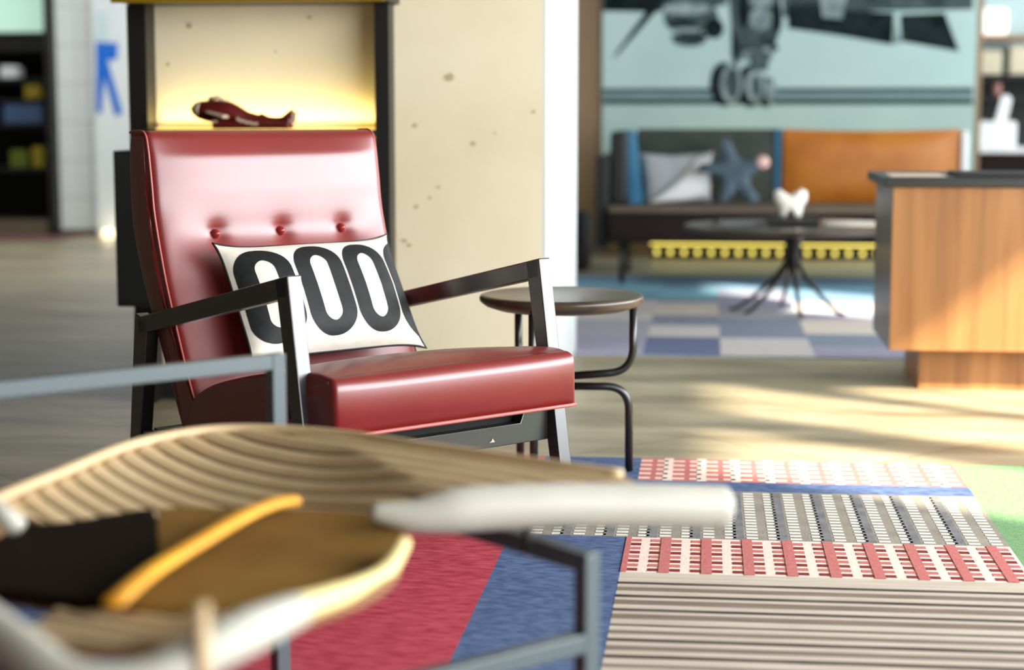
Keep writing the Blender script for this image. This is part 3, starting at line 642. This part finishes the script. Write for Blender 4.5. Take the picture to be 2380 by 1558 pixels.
def ring(cx, w, h, st_, cut=1.0):
    n = 72; m = 8; rr_ = w * .47
    def outline(hw, hh, r, t):
        # rounded rectangle by angle, evenly along its perimeter
        L = [2 * (hw - r), pi / 2 * r, 2 * (hh - r), pi / 2 * r] * 2; tot = 4 * (hw - r) + 4 * (hh - r) + 2 * pi * r; s = t * tot
        x, y = -(hw - r), hh; a = pi / 2
        segs = [((-(hw - r), hh), (1, 0), 2 * (hw - r)), ('c', (hw - r, hh - r), pi / 2), ((hw, hh - r), (0, -1), 2 * (hh - r)), ('c', (hw - r, -(hh - r)), 0), ((hw - r, -hh), (-1, 0), 2 * (hw - r)), ('c', (-(hw - r), -(hh - r)), -pi / 2), ((-hw, -(hh - r)), (0, 1), 2 * (hh - r)), ('c', (-(hw - r), hh - r), pi)]
        for sg_ in segs:
            if sg_[0] == 'c':
                l = pi / 2 * r
                if s <= l: an = sg_[2] - s / r; return sg_[1][0] + r * cos(an), sg_[1][1] + r * sin(an)
                s -= l
            else:
                if s <= sg_[2]: return sg_[0][0] + sg_[1][0] * s, sg_[0][1] + sg_[1][1] * s
                s -= sg_[2]
        return segs[0][0]
    def fn(a, b):
        x, y = outline(w / 2 - st_ * b, h / 2 - st_ * .8 * b, max(.004, rr_ - st_ * b * .8), a % 1.0)
        X = cx + x
        return pil(cl(min(X, .240 * cut) / HW), cl(y / HH), 1, .0012)
    mb.grid(fn, n, m, 1, wrapu=True)
for c in (-.166, -.022, .118, .257): ring(c - .002, .133, .250, .042)
cov = mb.build('cover', ['cotton', 'print'], PW)
mb = MB(); edge = [pil(-1 + 2 * i / 30, 1, 1) for i in range(30)] + [pil(1, 1 - 2 * i / 20, 1) for i in range(20)] + [pil(1 - 2 * i / 30, -1, 1) for i in range(30)] + [pil(-1, -1 + 2 * i / 20, 1) for i in range(20)]
mb.tube(edge, .003, 6, closed=True); mb.build('piping', 'print', PW)

# ================================================================ SIDE TABLE
tcx, tcy = -.366, 4.467
sdt = thing('side_table', 'round dark side table on bent black tube legs beside the red chair', 'table', (tcx, tcy, 0))
MB().lathe([(0, .436), (.165, .436), (.195, .446), (.2085, .457), (.210, .466), (.206, .472), (.198, .4745), (.190, .473), (.182, .471), (0, .471)], (tcx, tcy, 0), 72).build('table_top', 'darktop', sdt)
for deg in (6, 126, 246):
    a = math.radians(deg) + YAW; d = Vector((cos(a), sin(a), 0)); c = Vector((tcx, tcy, 0))
    R = .186
    p = fillet([c + d * R + Vector((0, 0, .440)), c + d * R + Vector((0, 0, .272)), c + d * .02 + Vector((0, 0, .262))], .062, 10)
    q = fillet([c + d * .02 + Vector((0, 0, .236)), c + d * (R - .01) + Vector((0, 0, .232)), c + d * (R - .008) + Vector((0, 0, .0112))], .062, 10)
    lg = MB().tube(p, .0105, 12).build('upper_leg', 'tube', sdt); MB().tube(q, .0105, 12).build('lower_leg', 'tube', sdt)
MB().lathe([(0, .222), (.028, .222), (.028, .275), (0, .275)], (tcx, tcy, 0), 20).build('hub', 'tube', sdt)

# ================================================================ NEAR RUG
RC = {}
def rm(n, c, c2, sc=90, st_=(1, 1, 1)): RC[n] = len(RC); return mat('rug_' + n, c, .97, c2, sc, st_, bump=.35, bscale=240, lo=.32, hi=.68, spec=.1)
RUGM = [rm('blue', (62, 78, 114), (98, 116, 150), 36, (1, 3, 1)), rm('red', (152, 46, 60), (192, 84, 94), 26, (1, 4, 1)), rm('cream', (226, 200, 184), (234, 212, 198)), rm('rose', (180, 104, 100), (192, 118, 112)), rm('maroon', (112, 40, 42), (134, 58, 56)), rm('taupe', (136, 128, 116), (154, 146, 132), 14), rm('slate', (108, 108, 110), (132, 130, 128), 30), rm('white', (216, 212, 202), (228, 224, 214)), rm('stripe_pale', (206, 194, 178), (184, 170, 154), 5, (1, 22, 1)), rm('stripe_dark', (56, 48, 44), (104, 92, 84), 7, (1, 10, 1)), rm('green', (104, 140, 98), (124, 158, 114)), rm('stripe_mid', (142, 126, 112), (116, 102, 92), 6, (1, 16, 1))]
rg = thing('area_rug', 'large patterned rug in red, blue, striped and checked fields under the chairs', 'rug', (0, 3.2, 0))
mb = MB().box((-1.5, .2, .0005), (2.4, 4.69, .008), RC['taupe'])
Z = .008
def cell(x0, x1, y0, y1, n, lv=0): mb.box((x0, y0, Z + lv * .0008 - (.0004 if lv else 0)), (x1, y1, Z + .0008 + lv * .0008), RC[n])
cell(-.95, -.423, .2, 3.79, 'red'); cell(-1.5, -.95, .2, 4.69, 'blue'); cell(-.423, -.165, .2, 3.79, 'blue')
cell(-.95, -.423, 3.79, 4.69, 'rose'); cell(-.423, -.165, 4.29, 4.69, 'blue')
cell(.655, 2.4, 3.3, 4.05, 'green'); cell(.655, 2.4, 4.05, 4.69, 'green'); cell(.655, 2.4, .2, 3.3, 'stripe_pale')
cell(-.165, .655, 4.29, 4.40, 'blue')
# pale rose row
cell(-.165, .655, 4.40, 4.69, 'rose')
x = -.165 + .062
while x < .65:
    cell(x, min(x + .024, .655), 4.40, 4.69, 'cream', 1); x += .0865
for i in range(5):
    yy = 4.42 + i * .056; x = -.165
    while x < .64:
        cell(x, min(x + .03, .655), yy, yy + .017, 'cream', 1); x += .0432
# grey and white weave
cell(-.423, .655, 3.79, 4.29, 'taupe')
x = -.40; k = 0
while x < .64:
    if k % 2 == 0: cell(x - .008, x + .016, 3.79, 4.29, 'slate', 1)
    n = 17
    for i in range(n):
        yy = 3.80 + i * .0285
        cell(x + .021, min(x + .046, .655), yy, yy + .013, 'white', 1)
    x += .0475; k += 1
# red weave row
cell(-.165, .655, 3.49, 3.79, 'cream')
x = -.165 - .01
while x < .66:
    cl_ = lambda a: max(-.165, min(.655, a))
    for i in range(8):
        yy = 3.503 + i * .0355
        for (a, b) in ((-.022, 0), (.022, .044)):
            if cl_(x + b) - cl_(x + a) > .002: cell(cl_(x + a), cl_(x + b), yy, yy + .019, 'maroon' if i % 2 == 0 else 'rose', 1)
    if cl_(x + .022) - cl_(x) > .002: cell(cl_(x), cl_(x + .022), 3.492, 3.788, 'rose', 2)
    x += .0865
# striped field
cell(-.165, .655, .2, 3.49, 'stripe_pale')
yy = 3.40; rs_ = random.Random(5)
while yy > .3:
    h = rs_.uniform(.009, .018); cell(-.165, .655, yy, yy + h, 'stripe_dark', 1)
    h2 = rs_.uniform(.012, .03); cell(-.165, .655, yy - .05, yy - .05 + h2, 'stripe_mid', 1); yy -= .096
mb.build('woven_pile', RUGM, rg)

# ================================================================ FOREGROUND SHELL CHAIR
fc = thing('shell_chair', 'tan ribbed shell chair with pale rims on a square grey metal frame in the foreground', 'chair', (-.68, 2.2, 0))
A = Vector((-.684, 2.741, 0)); B = Vector((-.146, 2.197, 0)); U = Vector((-.70, -.715, 0)) * .76 / 1.0006
T = .0245
def v3(p, z): return Vector((p.x, p.y, z))
dAB = (B - A).normalized(); dU = U.normalized()
def post(p, z): return MB().bar(v3(p, .0112), v3(p, z), T, T, up=dAB)
for p, z in ((A, .5495), (A + U, .5495), (B, .375), (B + U, .375)): post(p, z).build('leg', 'greymetal', fc, .002)
h = T / 2
MB().bar(v3(A + dU * h, .537), v3(A + U - dU * h, .537), T, T).build('back_rail', 'greymetal', fc, .002)
for o_ in (Vector((0, 0, 0)), U):
    MB().bar(v3(A + o_ + dAB * h, .3625), v3(B + o_ - dAB * h, .3625), T, T).build('seat_rail', 'greymetal', fc, .002)
MB().bar(v3(B + dU * h, .2585), v3(B + U - dU * h, .2585), T, T).build('front_rail', 'greymetal', fc, .002)
rim = spline([(-.10, 2.355, .438), (-.20, 2.41, .44), (-.40, 2.526, .44), (-.547, 2.615, .44), (-.692, 2.652, .44), (-.784, 2.615, .44), (-.846, 2.494, .44), (-.873, 2.30, .44), (-.895, 2.12, .44), (-.89, 1.90, .44), (-.84, 1.68, .44), (-.70, 1.55, .44), (-.52, 1.555, .435), (-.42, 1.65, .43), (-.350, 1.81, .425), (-.352, 1.98, .42), (-.40, 2.085, .43), (-.27, 2.19, .432), (-.09, 2.25, .436)], 380, True)
CB = Vector((-.62, 2.13, .388))
ncol, nrow = 380, 40
RN = Vector((.51, .86, 0))
def bowlz(r, t):
    a = math.degrees(math.atan2(r.y - CB.y, r.x - CB.x)); k = math.exp(-((a - 18) / 48) ** 2)     # 1 on the flat wing
    tt = min(1, t * (1 + .75 * k)); return CB.z + (r.z - CB.z) * tt ** 2.4
def G(px, py, z):
    r = _ray(px, py); return Vector((0, 0, CAMH)) + r * ((z - CAMH) / r.z)
SEAT_OUT = [(372, 1186), (500, 1180), (660, 1182), (800, 1186), (880, 1196), (930, 1222), (940, 1262), (900, 1318), (800, 1362), (690, 1384), (560, 1398), (430, 1406), (290, 1402), (330, 1350), (366, 1290)]
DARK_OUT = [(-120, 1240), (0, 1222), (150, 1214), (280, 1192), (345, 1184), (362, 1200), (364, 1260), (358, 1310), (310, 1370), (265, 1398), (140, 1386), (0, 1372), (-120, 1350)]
def world_out(pts, z): return [(q.x, q.y) for q in spline([G(x, y, z) for x, y in pts], 60, True)]
def inside(p, poly):
    c = False
    for (x1, y1), (x2, y2) in zip(poly, poly[1:] + poly[:1]):
        if (y1 > p.y) != (y2 > p.y) and p.x < (x2 - x1) * (p.y - y1) / (y2 - y1) + x1: c = not c
    return c
PADZ = .414
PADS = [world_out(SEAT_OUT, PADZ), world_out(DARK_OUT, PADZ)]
HOLE = [(q.x, q.y) for q in [G(x, y, .40) for x, y in [(-110, 1384), (0, 1376), (80, 1380), (136, 1394), (118, 1440), (74, 1484), (0, 1500), (-110, 1500)]]]
def bowl(i, t):
    r = rim[i]; return Vector((CB.x + (r.x - CB.x) * t, CB.y + (r.y - CB.y) * t, bowlz(r, t) - .009 * min(1, (1 - t) * 12)))
def in_hole(p): return inside(p, HOLE)
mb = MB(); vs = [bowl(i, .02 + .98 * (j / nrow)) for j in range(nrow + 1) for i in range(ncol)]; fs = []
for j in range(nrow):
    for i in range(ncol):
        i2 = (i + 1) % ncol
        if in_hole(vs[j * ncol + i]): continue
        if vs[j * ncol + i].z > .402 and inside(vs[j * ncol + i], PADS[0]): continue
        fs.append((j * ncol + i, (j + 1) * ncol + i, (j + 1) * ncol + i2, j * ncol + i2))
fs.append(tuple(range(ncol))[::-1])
mb.add(vs, fs, 0, True); sh = mb.build('shell_backing', 'groove', fc)  # backing darker than the slats: shade between them is put into its colour
RT = []          # rim by angle, for looking up heights
for r in rim: RT.append((math.atan2(r.y - CB.y, r.x - CB.x), r))
RT.sort(key=lambda q: q[0])
def height(p):
    a = math.atan2(p.y - CB.y, p.x - CB.x)
    lo, hi = RT[-1], RT[0]
    for k in range(len(RT)):
        if RT[k][0] >= a: hi = RT[k]; lo = RT[k - 1]; break
    d = (hi[0] - lo[0]) % (2 * pi); f = ((a - lo[0]) % (2 * pi)) / d if d > 1e-6 else 0
    r = lo[1].lerp(hi[1], f); t = (p.xy - CB.xy).length / max(1e-4, (r.xy - CB.xy).length)
    return bowlz(r, min(1, t)), t
RD = Vector((RN.y, -RN.x, 0)).normalized(); RQ = RN.normalized(); SPC = .044
qs = [r.dot(RQ) for r in rim]
mb = MB(); q0 = math.floor(min(qs) / SPC)
for k in range(q0, int(max(qs) / SPC) + 1):
    acr = []
    for e in range(7):
        q = (k + .10 + .80 * e / 6) * SPC; hit = []
        for i in range(len(rim)):
            a_, b_ = rim[i], rim[(i + 1) % len(rim)]; da, db = a_.dot(RQ) - q, b_.dot(RQ) - q
            if da * db < 0: hit.append((a_ + (b_ - a_) * (da / (da - db))).dot(RD))
        acr.append((q, min(hit), max(hit)) if len(hit) >= 2 else None)
    if any(c is None for c in acr): continue
    n_ = 56; V = []
    for e, (q, w0, w1) in enumerate(acr):
        for i in range(n_ + 1):
            p = RQ * q + RD * (w0 + .012 + (w1 - w0 - .024) * i / n_); z, t = height(p)
            p.z = z - .004 + .006 * (1 - (abs(e - 3) / 3) ** 2.5); V.append(p)
    F_ = []
    for e in range(6):
        for i in range(n_):
            a_ = e * (n_ + 1) + i
            if in_hole(V[a_]) or inside(V[a_], PADS[0]) or inside(V[a_], PADS[1]) or height(V[a_])[1] > 1.0: continue
            F_.append((a_, a_ + 1, a_ + n_ + 2, a_ + n_ + 1))
    mb.add(V, F_, 0, True)
slats = mb.build('ribbed_shell', 'tan', fc)
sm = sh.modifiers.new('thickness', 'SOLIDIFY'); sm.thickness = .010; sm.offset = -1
MB().tube([r + Vector((0, 0, .002)) for r in rim[4:176:3]], .0085, 10).build('back_rim', 'tan', fc)
pr = spline([PT(860, 1190, 2.16), PT(960, 1200, 2.17), PT(1080, 1185, 2.19), PT(1250, 1176, 2.22), PT(1450, 1174, 2.26), PT(1600, 1177, 2.29), PT(1690, 1180, 2.31)], 30)
w = [.010 + .019 * min(1, i / 9) for i in range(30)]; w[-1] *= .86
MB().tube(pr, w, 20).build('pale_armrest', 'pale', fc, .006)
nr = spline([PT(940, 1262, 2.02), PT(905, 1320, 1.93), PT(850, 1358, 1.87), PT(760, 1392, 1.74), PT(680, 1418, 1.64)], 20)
MB().tube(nr, [.008 + .006 * i / 19 for i in range(20)], 14).build('pale_gold_edge', 'palegold', fc)  # yellow light on this stretch of pale rim is put into its colour
nr = spline([PT(694, 1418, 1.63), PT(600, 1458, 1.58), PT(490, 1512, 1.53), PT(330, 1590, 1.49), PT(170, 1590, 1.48), PT(40, 1506, 1.52), PT(-120, 1394, 1.60)], 40)
MB().tube(nr, [.016 + .006 * min(1, i / 8) for i in range(40)], 16).build('pale_rim', 'pale', fc)
MB().tube([PT(-60, 1140, 2.12), PT(0, 1192, 2.10), PT(44, 1228, 2.09)], .0125, 14).build('pale_arm_end', 'pale', fc)
MB().tube([PT(468, 1405, 1.50), PT(472, 1660, 1.497)], .0075, 10).build('strut', 'tan', fc)
MB().tube([PT(1225, 1285, 2.245), PT(1225, 1215, 2.245)], .006, 10).build('connector', 'black', fc)
def disc(mb, pts, z, th): mb.prism([(x, y, z) for x, y in pts], (0, 0, th))
def inner(t0, ang0, ang1, dz):
    out = []
    for i in range(ncol):
        r = rim[i]; a = math.degrees(math.atan2(r.y - CB.y, r.x - CB.x)) % 360
        if ang0 <= a <= ang1: out.append((a, CB.x + (r.x - CB.x) * t0, CB.y + (r.y - CB.y) * t0))
    return out
def pad(name, m, a0, a1, t1):
    mb = MB(); idx = sorted([(math.degrees(math.atan2(r.y - CB.y, r.x - CB.x)) % 360, i) for i, r in enumerate(rim)])
    idx = [i for a, i in idx if a0 <= a <= a1] if a0 < a1 else [i for a, i in idx if a >= a0] + [i for a, i in idx if a <= a1]
    n = 12; V = []; Fc = []
    for k in range(n + 1):
        t = .02 + (t1 - .02) * k / n
        for i in idx:
            r = rim[i]; z = bowlz(r, t) + .006 + .012 * (1 - (k / n) ** 3)
            if k == n: z -= .008
            V.append((CB.x + (r.x - CB.x) * t, CB.y + (r.y - CB.y) * t, z))
    m_ = len(idx)
    for k in range(n):
        for i in range(m_ - 1): Fc.append((k * m_ + i, (k + 1) * m_ + i, (k + 1) * m_ + i + 1, k * m_ + i + 1))
    mb.add(V, Fc, 0, True); o = mb.build(name, m, fc)
    s_ = o.modifiers.new('thickness', 'SOLIDIFY'); s_.thickness = .008; s_.offset = -1
    return o
for nm_, m_, out_, dz in (('seat_pad', 'pad', PADS[0], 0), ('dark_lining', 'padark', PADS[1], .0006)):  # second one is a darker flat sheet over the left of the seat
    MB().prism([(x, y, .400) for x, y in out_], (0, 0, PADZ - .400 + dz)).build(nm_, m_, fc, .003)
sp_ = spline([G(264, 1402, .427), G(350, 1330, .43), G(460, 1262, .434), G(560, 1204, .434), G(630, 1174, .433), G(686, 1164, .431)], 24)
MB().tube(sp_, .0125, 12, flat=.6).build('yellow_strap', 'strap', fc)
